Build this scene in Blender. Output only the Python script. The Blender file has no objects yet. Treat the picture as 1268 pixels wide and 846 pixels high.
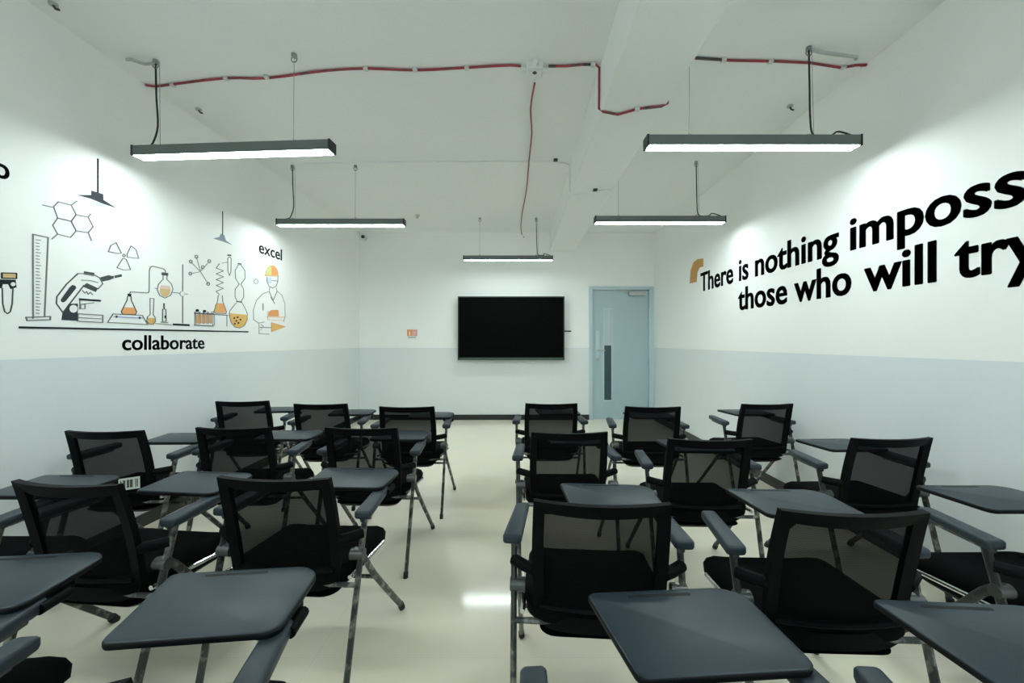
import bpy, bmesh, math, random
from mathutils import Vector, Matrix
C = bpy.context.scene.collection
random.seed(4)
PI = math.pi

# ------------------------------------------------------------------ camera
EYE = 1.25; F = 500.0; CX, CY = 640.0, 424.0          # focal length and vanishing point in pixels of a 1268 x 846 frame
XL, XR, YB, YF, ZC = -2.54, 2.22, 6.51, -2.3, 3.02    # room: left, right, back, front (behind the camera), ceiling
cd = bpy.data.cameras.new('camera'); cam = bpy.data.objects.new('camera', cd); C.objects.link(cam)
cam.location = (0, 0, EYE); cam.rotation_euler = (PI/2, 0, 0)
cd.sensor_width = 36; cd.lens = 36*F/1268
cd.shift_x = (634-CX)/1268; cd.shift_y = (CY-423)/1268
cd.clip_start = 0.02
bpy.context.scene.camera = cam
# ------------------------------------------------------------------ world, window light and exposure
w = bpy.data.worlds.new('world'); bpy.context.scene.world = w; w.use_nodes = True
w.node_tree.nodes['Background'].inputs[0].default_value = (0.76, 0.92, 1.0, 1)
w.node_tree.nodes['Background'].inputs[1].default_value = 1.1      # overcast daylight, enters by the window behind the camera
cy = bpy.context.scene.cycles
cy.max_bounces = 16; cy.diffuse_bounces = 14; cy.glossy_bounces = 6; cy.transparent_max_bounces = 16
WX0, WX1, WZ0, WZ1 = -2.1, 1.8, 0.85, 2.65                         # that window
ld = bpy.data.lights.new('window_portal', 'AREA'); ld.shape = 'RECTANGLE'; ld.size = WX1-WX0; ld.size_y = WZ1-WZ0; ld.cycles.is_portal = True
lo = bpy.data.objects.new('window_portal', ld); C.objects.link(lo); lo.location = ((WX0+WX1)/2, YF-0.02, (WZ0+WZ1)/2); lo.rotation_euler = (PI/2, 0, 0)
vs = bpy.context.scene.view_settings
vs.view_transform = 'Standard'; vs.look = 'None'; vs.gamma = 1; vs.use_curve_mapping = False
vs.exposure = 0.55
LAMP = 31.0                                            # strength of the lamps' diffusers
LAMP_COL = (0.86, 1.0, 0.98, 1)

# ------------------------------------------------------------------ materials
def mat(name, col, rough=0.5, metal=0.0, spec=0.5, noise=None, bump=None):
    m = bpy.data.materials.new(name); m.use_nodes = True
    nt = m.node_tree; b = nt.nodes['Principled BSDF']
    b.inputs['Base Color'].default_value = (*col, 1); b.inputs['Roughness'].default_value = rough
    b.inputs['Metallic'].default_value = metal; b.inputs['Specular IOR Level'].default_value = spec
    if noise or bump:
        tc = nt.nodes.new('ShaderNodeTexCoord')
    if noise:                                          # (second colour, scale, low, high)
        n = nt.nodes.new('ShaderNodeTexNoise'); n.inputs['Scale'].default_value = noise[1]; n.inputs['Detail'].default_value = 5
        r = nt.nodes.new('ShaderNodeValToRGB')
        r.color_ramp.elements[0].position = noise[2]; r.color_ramp.elements[1].position = noise[3]
        r.color_ramp.elements[0].color = (*col, 1); r.color_ramp.elements[1].color = (*noise[0], 1)
        nt.links.new(tc.outputs['Object'], n.inputs['Vector']); nt.links.new(n.outputs['Fac'], r.inputs['Fac'])
        nt.links.new(r.outputs['Color'], b.inputs['Base Color'])
    if bump:                                           # (scale, strength, distance)
        n = nt.nodes.new('ShaderNodeTexNoise'); n.inputs['Scale'].default_value = bump[0]; n.inputs['Detail'].default_value = 3
        k = nt.nodes.new('ShaderNodeBump'); k.inputs['Strength'].default_value = bump[1]; k.inputs['Distance'].default_value = bump[2]
        nt.links.new(tc.outputs['Object'], n.inputs['Vector']); nt.links.new(n.outputs['Fac'], k.inputs['Height'])
        nt.links.new(k.outputs['Normal'], b.inputs['Normal'])
    return m

def wall_material():
    m = mat('wall paint', (0.80, 0.80, 0.80), 0.55, bump=(6, 0.12, 0.02))
    nt = m.node_tree; b = nt.nodes['Principled BSDF']
    g = nt.nodes.new('ShaderNodeNewGeometry'); s = nt.nodes.new('ShaderNodeSeparateXYZ')
    t = nt.nodes.new('ShaderNodeMath'); t.operation = 'GREATER_THAN'; t.inputs[1].default_value = 1.163
    mx = nt.nodes.new('ShaderNodeMix'); mx.data_type = 'RGBA'
    mx.inputs[6].default_value = (0.735, 0.77, 0.79, 1)      # dado paint
    mx.inputs[7].default_value = (0.90, 0.905, 0.895, 1)      # upper paint
    nt.links.new(g.outputs['Position'], s.inputs[0]); nt.links.new(s.outputs['Z'], t.inputs[0])
    nt.links.new(t.outputs[0], mx.inputs[0]); nt.links.new(mx.outputs[2], b.inputs['Base Color'])
    return m

def floor_material():
    m = mat('vitrified floor', (0.42, 0.40, 0.33), 0.09, spec=0.55)
    nt = m.node_tree; b = nt.nodes['Principled BSDF']
    tc = nt.nodes.new('ShaderNodeTexCoord')
    br = nt.nodes.new('ShaderNodeTexBrick'); br.offset = 0
    br.inputs['Scale'].default_value = 1; br.inputs['Brick Width'].default_value = 0.8; br.inputs['Row Height'].default_value = 0.8
    br.inputs['Mortar Size'].default_value = 0.0012; br.inputs['Mortar Smooth'].default_value = 0.3
    br.inputs['Color1'].default_value = (0.91, 0.835, 0.69, 1); br.inputs['Color2'].default_value = (0.90, 0.825, 0.68, 1)
    br.inputs['Mortar'].default_value = (0.80, 0.74, 0.61, 1)
    n = nt.nodes.new('ShaderNodeTexNoise'); n.inputs['Scale'].default_value = 2.2; n.inputs['Detail'].default_value = 6
    mx = nt.nodes.new('ShaderNodeMix'); mx.data_type = 'RGBA'; mx.blend_type = 'MULTIPLY'; mx.inputs[0].default_value = 0.12
    r = nt.nodes.new('ShaderNodeMapRange'); r.inputs[3].default_value = 0.05; r.inputs[4].default_value = 0.15
    nt.links.new(tc.outputs['Object'], br.inputs['Vector']); nt.links.new(tc.outputs['Object'], n.inputs['Vector'])
    nt.links.new(br.outputs['Color'], mx.inputs[6]); nt.links.new(n.outputs['Color'], mx.inputs[7])
    nt.links.new(mx.outputs[2], b.inputs['Base Color'])
    nt.links.new(n.outputs['Fac'], r.inputs[0]); nt.links.new(r.outputs[0], b.inputs['Roughness'])
    return m

def mesh_fabric():
    m = bpy.data.materials.new('chair back net'); m.use_nodes = True
    nt = m.node_tree; b = nt.nodes['Principled BSDF']; out = nt.nodes['Material Output']
    b.inputs['Base Color'].default_value = (0.004, 0.004, 0.004, 1); b.inputs['Roughness'].default_value = 0.85
    b.inputs['Specular IOR Level'].default_value = 0.06
    tr = nt.nodes.new('ShaderNodeBsdfTransparent'); mx = nt.nodes.new('ShaderNodeMixShader')
    tc = nt.nodes.new('ShaderNodeTexCoord'); mp = nt.nodes.new('ShaderNodeMapping'); mp.inputs['Rotation'].default_value = (0, PI/4, 0)
    ck = nt.nodes.new('ShaderNodeTexBrick'); ck.offset = 0.5
    ck.inputs['Scale'].default_value = 1; ck.inputs['Brick Width'].default_value = 0.006; ck.inputs['Row Height'].default_value = 0.004
    ck.inputs['Mortar Size'].default_value = 0.0012; ck.inputs['Mortar Smooth'].default_value = 0.2
    mp.inputs['Rotation'].default_value = (PI/2, 0, 0)
    r = nt.nodes.new('ShaderNodeMapRange'); r.inputs[3].default_value = 0.86; r.inputs[4].default_value = 0.93
    nt.links.new(tc.outputs['Object'], mp.inputs['Vector']); nt.links.new(mp.outputs[0], ck.inputs['Vector'])
    nt.links.new(ck.outputs['Fac'], r.inputs[0]); nt.links.new(r.outputs[0], mx.inputs[0])
    nt.links.new(tr.outputs[0], mx.inputs[1]); nt.links.new(b.outputs[0], mx.inputs[2]); nt.links.new(mx.outputs[0], out.inputs[0])
    return m

def emit(name, col, s):
    m = bpy.data.materials.new(name); m.use_nodes = True; nt = m.node_tree
    b = nt.nodes['Principled BSDF']; b.inputs['Base Color'].default_value = (0.8, 0.8, 0.8, 1)
    b.inputs['Emission Color'].default_value = col; b.inputs['Emission Strength'].default_value = s
    return m

def clear_glass():
    m = bpy.data.materials.new('window glass'); m.use_nodes = True; nt = m.node_tree
    tr = nt.nodes.new('ShaderNodeBsdfTransparent'); gl = nt.nodes.new('ShaderNodeBsdfGlossy'); gl.inputs['Roughness'].default_value = 0.02
    mx = nt.nodes.new('ShaderNodeMixShader'); mx.inputs[0].default_value = 0.06
    nt.links.new(tr.outputs[0], mx.inputs[1]); nt.links.new(gl.outputs[0], mx.inputs[2]); nt.links.new(mx.outputs[0], nt.nodes['Material Output'].inputs[0])
    return m
M = dict(glass=clear_glass(),
    wall=wall_material(), floor=floor_material(),
    ceiling=mat('ceiling paint', (0.84, 0.855, 0.85), 0.75, bump=(3, 0.25, 0.03)),
    skirting=mat('black skirting', (0.012, 0.014, 0.014), 0.3),
    door=mat('blue grey door enamel', (0.40, 0.52, 0.57), 0.4), door_frame=mat('door frame enamel', (0.50, 0.62, 0.66), 0.35),
    pane_dark=mat('dark door glass', (0.05, 0.09, 0.11), 0.08), pane_pale=mat('pale door glass', (0.50, 0.58, 0.62), 0.3),
    steel=mat('brushed steel', (0.45, 0.47, 0.47), 0.3, 0.9),
    housing=mat('lamp housing', (0.13, 0.15, 0.145), 0.45, 0.2), diffuser=emit('lamp diffuser', LAMP_COL, LAMP),
    cord=mat('black cord', (0.008, 0.010, 0.010), 0.5), wire=mat('steel wire', (0.30, 0.33, 0.32), 0.4, 0.6),
    grey_cable=mat('grey cable', (0.42, 0.45, 0.44), 0.6), white_plastic=mat('white plastic', (0.75, 0.77, 0.76), 0.4),
    red=mat('red conduit', (0.33, 0.035, 0.05), 0.45, noise=((0.10, 0.045, 0.05), 9, 0.5, 0.68)),
    red_dark=mat('dark conduit end', (0.05, 0.045, 0.045), 0.5),
    clip=mat('pale clip', (0.62, 0.65, 0.64), 0.5), dark=mat('dark screw', (0.02, 0.022, 0.022), 0.5),
    tablet=mat('slate grey tablet', (0.013, 0.025, 0.036), 0.36, spec=0.30, bump=(500, 0.05, 0.001)),
    tablet_edge=mat('tablet edge', (0.004, 0.005, 0.006), 0.5, spec=0.2),
    arm=mat('arm pad plastic', (0.022, 0.033, 0.045), 0.45, spec=0.32), 
    fabric=mat('black seat fabric', (0.0035, 0.004, 0.004), 0.9, spec=0.06, bump=(350, 0.3, 0.001)),
    shell=mat('black plastic', (0.003, 0.004, 0.004), 0.55, spec=0.07), net=mesh_fabric(),
    tube=mat('grey steel tube', (0.06, 0.066, 0.066), 0.36, 0.7, noise=((0.30, 0.30, 0.28), 28, 0.52, 0.70)),
    chrome=mat('chrome', (0.55, 0.57, 0.57), 0.2, 1.0), pivot=mat('dull steel pivot', (0.11, 0.12, 0.12), 0.38, 0.8), rubber=mat('rubber foot', (0.012, 0.012, 0.012), 0.7),
    sticker=mat('paper sticker', (0.62, 0.66, 0.60), 0.6), print=mat('sticker print', (0.06, 0.07, 0.06), 0.7),
    screen=mat('switched off screen', (0.0012, 0.0013, 0.0013), 0.6, spec=0.05), bezel=mat('screen bezel', (0.012, 0.020, 0.018), 0.35),
    bezel_low=mat('screen lower bezel', (0.045, 0.075, 0.065), 0.35),
    ink=mat('mural black', (0.015, 0.021, 0.025), 0.7, spec=0.12), navy=mat('mural navy', (0.018, 0.026, 0.040), 0.6),
    slate=mat('mural slate', (0.04, 0.055, 0.055), 0.6), line=mat('mural line grey', (0.17, 0.18, 0.18), 0.6), faint=mat('mural faint grey', (0.42, 0.42, 0.42), 0.6),
    orange=mat('mural orange', (0.80, 0.36, 0.13), 0.6), amber=mat('mural amber', (0.78, 0.47, 0.14), 0.6), tan=mat('mural tan', (0.72, 0.50, 0.24), 0.6),
    ochre=mat('quote mark ochre', (0.52, 0.27, 0.07), 0.6), pink=mat('mural pink', (0.80, 0.58, 0.55), 0.6), lilac=mat('mural lilac', (0.45, 0.45, 0.72), 0.6),
    bluegrey=mat('mural blue grey', (0.22, 0.27, 0.34), 0.6), paleblue=mat('mural pale blue', (0.62, 0.72, 0.84), 0.6),
    white=mat('mural white', (0.85, 0.86, 0.86), 0.6), lime=mat('mural lime', (0.66, 0.66, 0.25), 0.6),
    signred=mat('sign red', (0.72, 0.12, 0.06), 0.5), signpink=mat('sign pink', (0.80, 0.32, 0.30), 0.5), signorange=mat('sign orange', (0.80, 0.28, 0.06), 0.5),
)

# ------------------------------------------------------------------ helpers
def link(name, bm, mats, parent=None, smooth=False):
    me = bpy.data.meshes.new(name); bmesh.ops.recalc_face_normals(bm, faces=bm.faces[:]); bm.to_mesh(me); bm.free()
    for m in (mats if isinstance(mats, (list, tuple)) else [mats]): me.materials.append(m)
    if smooth:
        for p in me.polygons: p.use_smooth = True
        try: me.set_sharp_from_angle(angle=math.radians(40))
        except Exception: pass
    o = bpy.data.objects.new(name, me); C.objects.link(o)
    if parent: o.parent = parent
    return o
def thing(name, label, cat, loc=(0, 0, 0), rz=0, group=None):
    o = bpy.data.objects.new(name, None); C.objects.link(o); o.location = loc; o.rotation_euler = (0, 0, rz)
    o.empty_display_size = 0.1
    return tag(o, label, cat, group)
def tag(o, label, cat, group=None):
    o['label'] = label; o['category'] = cat
    if group: o['group'] = group
    return o
def struct(name, bm, m, parent=None):
    o = link(name, bm, m, parent)
    if not parent: o['kind'] = 'structure'
    return o
def box(bm, x0, x1, y0, y1, z0, z1, mi=0, bev=0, seg=2):
    vs = [bm.verts.new((x, y, z)) for x in (x0, x1) for y in (y0, y1) for z in (z0, z1)]
    q = [(0, 1, 3, 2), (4, 6, 7, 5), (0, 4, 5, 1), (2, 3, 7, 6), (0, 2, 6, 4), (1, 5, 7, 3)]
    fs = [bm.faces.new([vs[i] for i in k]) for k in q]
    for f in fs: f.material_index = mi
    if bev:
        es = list({e for f in fs for e in f.edges})
        r = bmesh.ops.bevel(bm, geom=es, offset=bev, segments=seg, affect='EDGES', profile=0.5)
        for f in r['faces']: f.material_index = mi
def BOX(*a, **k):
    bm = bmesh.new(); box(bm, *a, **k); return bm
def sweep(bm, pts, r, n=10, oval=None, mi=0, cap=True):
    """tube along pts; oval=(ru, rv) gives an elliptical section"""
    pts = [Vector(p) for p in pts]; rings = []
    up = Vector((0, 0, 1))
    prev = None
    for i, p in enumerate(pts):
        if i == 0: t = pts[1]-p
        elif i == len(pts)-1: t = p-pts[i-1]
        else: t = (pts[i+1]-p).normalized()+(p-pts[i-1]).normalized()
        t.normalize()
        if prev is None:
            a = Vector((1, 0, 0)) if abs(t.x) < 0.8 else Vector((0, 1, 0))
        else: a = prev
        a = (a-t*a.dot(t)).normalized(); prev = a; b = t.cross(a)
        ru, rv = oval if oval else ((r[i] if isinstance(r, (list, tuple)) else r),)*2
        rings.append([bm.verts.new(p+a*ru*math.cos(2*PI*k/n)+b*rv*math.sin(2*PI*k/n)) for k in range(n)])
    for A, B in zip(rings, rings[1:]):
        for k in range(n):
            f = bm.faces.new((A[k], A[(k+1) % n], B[(k+1) % n], B[k])); f.material_index = mi
    if cap:
        for R in (rings[0], rings[-1]):
            f = bm.faces.new(R); f.material_index = mi
def TUBE(*a, **k):
    bm = bmesh.new(); sweep(bm, *a, **k); return bm
def smooth_path(pts, n=4):
    pts = [Vector(p) for p in pts]; out = []
    for i in range(len(pts)-1):
        p0 = pts[max(i-1, 0)]; p1 = pts[i]; p2 = pts[i+1]; p3 = pts[min(i+2, len(pts)-1)]
        for k in range(n):
            t = k/n
            out.append(0.5*((2*p1)+(p2-p0)*t+(2*p0-5*p1+4*p2-p3)*t*t+(3*p1-p0-3*p2+p3)*t**3))
    return out+[pts[-1]]
def rrect(x0, x1, y0, y1, r, n=5):
    """rounded rectangle outline, r = radius per corner (x0y0, x1y0, x1y1, x0y1)"""
    if not isinstance(r, (list, tuple)): r = [r]*4
    out = []
    for (cx, cy, a0, rr) in ((x0+r[0], y0+r[0], PI, r[0]), (x1-r[1], y0+r[1], 1.5*PI, r[1]), (x1-r[2], y1-r[2], 0, r[2]), (x0+r[3], y1-r[3], 0.5*PI, r[3])):
        for k in range(n+1):
            a = a0+k*PI/2/n; out.append((cx+rr*math.cos(a), cy+rr*math.sin(a)))
    return out
def loft(bm, loops, mi=0, cap=True, close=True):
    R = [[bm.verts.new(p) for p in L] for L in loops]; n = len(R[0])
    for A, B in zip(R, R[1:]):
        for k in range(n if close else n-1):
            f = bm.faces.new((A[k], A[(k+1) % n], B[(k+1) % n], B[k])); f.material_index = mi
    if cap:
        for L in (R[0], R[-1]):
            f = bm.faces.new(L); f.material_index = mi
    return R
def copy_thing(root, loc, rz, label, group=None):
    r = root.copy(); C.objects.link(r); r.location = loc; r.rotation_euler = (0, 0, rz); r['label'] = label
    if group: r['group'] = group
    for ch in list(root.children):
        c = ch.copy(); C.objects.link(c); c.parent = r
        for g in ch.children:
            d = g.copy(); C.objects.link(d); d.parent = c
    return r
# real positions on the room's planes, measured off the photograph
def on_ceiling(x, y, z=ZC): d = (z-EYE)*F/(CY-y); return Vector(((x-CX)*d/F, d, z))
def on_left(x, y): d = XL*F/(x-CX); return Vector((XL, d, EYE+(CY-y)*d/F))
def on_right(x, y): d = XR*F/(x-CX); return Vector((XR, d, EYE+(CY-y)*d/F))
def on_back(x, y, d=YB): return Vector(((x-CX)*d/F, d, EYE+(CY-y)*d/F))

# ------------------------------------------------------------------ the room
T = 0.12
struct('floor', BOX(XL-T, XR+T, YF-T, YB+T, -0.1, 0), M['floor'])
struct('ceiling', BOX(XL-T, XR+T, YF-T, YB+T, ZC, ZC+0.1), M['ceiling'])
struct('wall_left', BOX(XL-T, XL, YF-T, YB+T, 0, ZC), M['wall'])
struct('wall_right', BOX(XR, XR+T, YF-T, YB+T, 0, ZC), M['wall'])
bm = bmesh.new()
for a in ((XL, WX0, 0, ZC), (WX1, XR, 0, ZC), (WX0, WX1, 0, WZ0), (WX0, WX1, WZ1, ZC)): box(bm, a[0], a[1], YF-T, YF, a[2], a[3])
struct('wall_front', bm, M['wall'])
win = bpy.data.objects.new('window_1', None); C.objects.link(win); win.location = (0, YF, WZ0); win['kind'] = 'structure'
bm = bmesh.new(); hz = WZ1-WZ0
for k in range(4):
    x = WX0+(WX1-WX0)*k/3; box(bm, x-0.03, x+0.03, -0.09, -0.03, 0, hz)
for z in (0.03, hz-0.03): box(bm, WX0, WX1, -0.09, -0.03, z-0.03, z+0.03)
link('window_frame', bm, M['steel'], win)
for k in range(3):
    x0 = WX0+(WX1-WX0)*k/3+0.03; x1 = WX0+(WX1-WX0)*(k+1)/3-0.03
    link('glass_pane', BOX(x0, x1, -0.064, -0.060, 0.06, hz-0.06), M['glass'], win)
DX0, DX1, DZ = 1.165, 2.205, 2.15                      # door opening with its frame
bm = bmesh.new()
box(bm, XL, DX0, YB, YB+T, 0, ZC); box(bm, DX0, XR, YB, YB+T, DZ, ZC); box(bm, DX1, XR, YB, YB+T, 0, DZ)
struct('wall_back', bm, M['wall'])
# beam running the length of the ceiling
BX0, BX1, BZ = 0.53, 0.925, 2.72
struct('trim_1', BOX(BX0, BX1, YF, YB, BZ, ZC, bev=0.008), M['ceiling'])
# paint ledge line of the dado and the skirtings
for nm, a in (('baseboard_back', (XL, DX0, YB-0.012, YB, 0, 0.085)), ('baseboard_left', (XL, XL+0.012, YF, YB-0.012, 0, 0.085)), ('baseboard_right', (XR-0.012, XR, YF, YB-0.012, 0, 0.085))):
    struct(nm, BOX(*a), M['skirting'])

# ------------------------------------------------------------------ door
door = bpy.data.objects.new('door_1', None); C.objects.link(door); door.location = ((DX0+DX1)/2, YB, 0); door['kind'] = 'structure'
o = door.location
def D_(x0, x1, y0, y1, z0, z1, **k): return BOX(x0-o.x, x1-o.x, y0-o.y, y1-o.y, z0, z1, **k)
bm = bmesh.new()
for a in ((DX0, DX0+0.055, YB-0.02, YB+0.10, 0, DZ), (DX1-0.075, DX1, YB-0.02, YB+0.10, 0, DZ), (DX0+0.055, DX1-0.075, YB-0.02, YB+0.10, DZ-0.055, DZ)):
    box(bm, a[0]-o.x, a[1]-o.x, a[2]-o.y, a[3]-o.y, a[4], a[5], bev=0.004)
link('door_frame', bm, M['door_frame'], door)
LX0, LX1, LZ = DX0+0.058, DX1-0.078, DZ-0.058
PX0, PX1, PZ0, PZ1, PZM = 1.405, 1.535, 0.31, 1.79, 1.20       # vision panel
bm = bmesh.new()
for a in ((LX0, PX0, 0.006, LZ), (PX1, LX1, 0.006, LZ), (PX0, PX1, 0.006, PZ0), (PX0, PX1, PZ1, LZ)):
    box(bm, a[0]-o.x, a[1]-o.x, 0.015, 0.06, a[2], a[3])
leaf = link('door_leaf', bm, M['door'], door)
link('glass_pane', D_(PX0, PX1, YB+0.03, YB+0.04, PZM, PZ1), M['pane_pale'], leaf)['label'] = 'pale upper glass pane'  # upper stretch of the glass strip, paler and rougher than the lower
link('glass_pane', D_(PX0, PX1, YB+0.03, YB+0.04, PZ0, PZM), M['pane_dark'], leaf)['label'] = 'dark lower glass pane'
bm = bmesh.new()
for a in ((PX0-0.012, PX0+0.006, PZ0-0.012, PZ1+0.012), (PX1-0.006, PX1+0.012, PZ0-0.012, PZ1+0.012), (PX0, PX1, PZ0-0.012, PZ0+0.006), (PX0, PX1, PZ1-0.006, PZ1+0.012)):
    box(bm, a[0]-o.x, a[1]-o.x, 0.009, 0.03, a[2], a[3])
link('pane_bead', bm, M['door_frame'], leaf)
link('handle_plate', D_(1.275, 1.335, YB+0.005, YB+0.015, 1.0, 1.44, bev=0.002), M['door_frame'], leaf)
bm = bmesh.new(); sweep(bm, [(1.305-o.x, 0.01, 1.12), (1.305-o.x, -0.045, 1.12), (1.325-o.x, -0.05, 1.12), (1.41-o.x, -0.05, 1.12)], 0.011, 8)
link('handle', bm, M['steel'], leaf, True)
link('lock', TUBE([(1.305-o.x, 0.01, 0.955), (1.305-o.x, -0.012, 0.955)], 0.024, 14), M['steel'], leaf, True)
link('closer', D_(1.80, 2.07, YB-0.05, YB+0.015, 2.0, 2.065, bev=0.006), M['steel'], leaf)
bm = bmesh.new(); sweep(bm, [(1.9-o.x, -0.045, 2.062), (1.66-o.x, -0.06, 2.075), (1.6-o.x, -0.03, 2.09)], 0.009, 6)
link('closer_arm', bm, M['steel'], leaf, True)
for z in (1.70, 0.95, 0.25):
    link('hinge', TUBE([(LX1-o.x, 0.005, z-0.06), (LX1-o.x, 0.005, z+0.06)], 0.011, 8), M['steel'], leaf, True)

# ------------------------------------------------------------------ pendant lamps
LL, LW, LH = 1.26, 0.078, 0.062
def make_lamp(name, label, loc, rz, cord_u, wire_u, coil=1, group='linear pendant lamps'):
    """loc = centre of the housing's top; cord_u / wire_u = offsets along the lamp of the power cord and the wire"""
    t = thing(name, label, 'lamp', loc, rz, group)
    up = ZC-loc[2]
    bm = bmesh.new(); box(bm, -LL/2, LL/2, -LW/2, LW/2, -LH, 0, bev=0.004)
    link('housing', bm, M['housing'], t)
    link('diffuser', BOX(-LL/2+0.008, LL/2-0.008, -LW/2+0.004, LW/2-0.004, -LH-0.0025, -LH+0.004, bev=0.001), M['diffuser'], t)
    for s in (-1, 1):
        link('end_cap', BOX(s*LL/2-0.006, s*LL/2+0.006, -LW/2-0.002, LW/2+0.002, -LH-0.002, 0.002, bev=0.002), M['cord'], t)
    e = coil*(LL/2-0.02)
    bm = bmesh.new(); pts = [(cord_u, 0, up-0.02), (cord_u+0.004, 0, up*0.6), (cord_u+0.010, 0.004, up*0.25), (cord_u+0.018*coil, 0, 0.03), (cord_u+0.05*coil, 0, 0.009)]
    if abs(e-cord_u) > 0.12: pts += [((cord_u+e)/2, 0.0, 0.012), (e-0.10*coil, -0.01, 0.03), (e-0.03*coil, -0.01, 0.012), (e, 0, 0.0)]
    else: pts += [(e, 0, 0.0)]
    sweep(bm, smooth_path(pts), 0.0052, 7); link('power_cord', bm, M['cord'], t, True)
    link('suspension_wire', TUBE([(wire_u, 0, up-0.01), (wire_u-0.004, 0, 0)], 0.0016, 6), M['wire'], t, True)
    link('suspension_wire', TUBE([(cord_u+0.02, 0.006, up-0.01), (cord_u+0.03, 0, 0)], 0.0016, 6), M['wire'], t, True)
    for u in (wire_u, cord_u):
        bm = bmesh.new(); sweep(bm, [(u, 0, up), (u, 0, up-0.022)], 0.016, 10)
        sweep(bm, [(u+0.018*math.cos(a), 0, up-0.034+0.018*math.sin(a)) for a in [k*PI/5 for k in range(11)]], 0.004, 6)
        link('ceiling_hook', bm, M['wire'], t, True)
        link('wire_grip', TUBE([(u, 0, -0.006), (u, 0, 0.018)], 0.010, 8), M['chrome'], t, True)
    return t
LT = EYE+1.228
lamp = make_lamp('pendant_lamp', 'black linear pendant lamp glowing white, large, slightly tilted, left by the mural', (-1.755, 2.50, LT-0.006), math.radians(-3.5), -0.51, 0.39, -1)
link('supply_cable', TUBE(smooth_path([(-0.51, 0.0, ZC-LT-0.010), (-0.56, -0.02, ZC-LT-0.03), (-0.62, -0.05, ZC-LT-0.022), (-0.68, -0.02, ZC-LT)]), 0.009, 6), M['grey_cable'], lamp, True)
lamp = make_lamp('pendant_lamp', 'black linear pendant lamp glowing white, large, cord looping to its right end', (1.405, 2.42, LT), 0, 0.345, -0.37, 1)
link('supply_cable', TUBE(smooth_path([(0.345, 0.0, ZC-LT-0.012), (0.45, 0.02, ZC-LT-0.02), (0.56, 0.0, ZC-LT-0.05), (0.66, 0.04, ZC-LT-0.03), (0.71, 0.10, ZC-LT)]), 0.010, 6), M['grey_cable'], lamp, True)
make_lamp('pendant_lamp', 'smaller looking linear pendant lamp above the second row on the left, beyond the first one', (-1.755, 4.04, LT), 0, -0.49, 0.14, -1)
make_lamp('pendant_lamp', 'smaller looking linear pendant lamp on the right, between the beam and lettered wall', (1.394, 3.95, LT), 0, 0.36, -0.40, 1)
make_lamp('pendant_lamp', 'linear pendant lamp hanging in the middle just in front of the black screen', (-0.125, 5.74, LT), 0, 0.40, -0.40, 1)
for y, wy in ((0.80, 'directly above the nearest chairs'), (-0.95, 'behind the camera by the window')):
    for x, wx in ((-1.755, 'left'), (1.40, 'right')):
        make_lamp('pendant_lamp', 'linear pendant lamp out of view on the %s, %s' % (wx, wy), (x, y, LT), 0, 0.40, -0.40, 1)

# ------------------------------------------------------------------ conduits on the ceiling
def cable(name, label, cat, pts, r, m, ends=(), clips=(), n=3, group=None):
    t = thing(name, label, cat, pts[0], 0, group); o = Vector(pts[0])
    P = smooth_path([Vector(p)-o for p in pts], n) if n > 1 else [Vector(p)-o for p in pts]
    link('tube', TUBE(P, r, 8), m, t, True)
    for (p, q) in ends: link('dark_end', TUBE([Vector(p)-o, Vector(q)-o], r*1.08, 8), M['red_dark'], t, True)
    for c in clips:
        c = Vector(c)-o; link('clip', BOX(c.x-0.014, c.x+0.014, c.y-0.014, c.y+0.014, c.z-0.012, c.z+0.008, bev=0.003), M['clip'], t)
    return t
zc = ZC-0.008
c_ = lambda x, y: on_ceiling(x, y, zc)
cable('red_conduit', 'long dark red conduit on the ceiling from left wall to junction box', 'conduit',
      [c_(x, y) for x, y in ((172, 103), (190, 107), (210, 105), (278, 97), (330, 97), (400, 88), (452, 85), (514, 87), (575, 84), (608, 82), (632, 81), (645, 82))],
      0.0075, M['red'], ends=[(c_(170, 103), c_(182, 106))], clips=[c_(x, y) for x, y in ((214, 105), (280, 97), (330, 95), (453, 85), (514, 86), (578, 84))])
bl = Vector((BX0-0.008, 0, 0)); d1 = c_(743, 80).y; d2 = on_ceiling(745, 138, BZ-0.008).y
cable('red_conduit', 'dark red conduit from the junction box stepping down under the ceiling beam', 'conduit',
      [c_(679, 82), c_(700, 82), c_(722, 80), c_(738, 80), Vector((BX0-0.008, d1, zc-0.02)), Vector((BX0-0.008, d1+0.01, BZ+0.02)), Vector((BX0+0.02, d1, BZ-0.008)),
       on_ceiling(765, 142, BZ-0.008), on_ceiling(790, 135, BZ-0.008), on_ceiling(806, 133, BZ-0.008), on_ceiling(819, 131.5, BZ-0.008), Vector((BX1+0.009, 2.50, BZ+0.01)), Vector((BX1+0.009, 2.50, zc-0.02)), Vector((BX1+0.03, 2.50, zc)),
       c_(862, 72), c_(905, 75), c_(960, 76), c_(1003, 78), c_(1042, 84), c_(1060, 81), c_(1080, 80)], 0.0075, M['red'],
      ends=[(on_ceiling(798, 134, BZ-0.008), on_ceiling(820, 131.5, BZ-0.008)), (c_(862, 72), c_(892, 74)), (c_(1066, 81), c_(1081, 80)), (c_(680, 82), c_(688, 82)), (c_(722, 80), c_(734, 80))],
      clips=[c_(734, 80), c_(896, 74.5), c_(954, 76), c_(1044, 83), on_ceiling(789, 135, BZ-0.008)], n=1)
c2 = lambda x, y: on_ceiling(x, y, zc-0.016)
pts = [c2(662, 103), c2(657, 135), c2(658.5, 165), c2(655, 200), c2(652, 235), c2(647, 262), c2(645, 280)]
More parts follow.
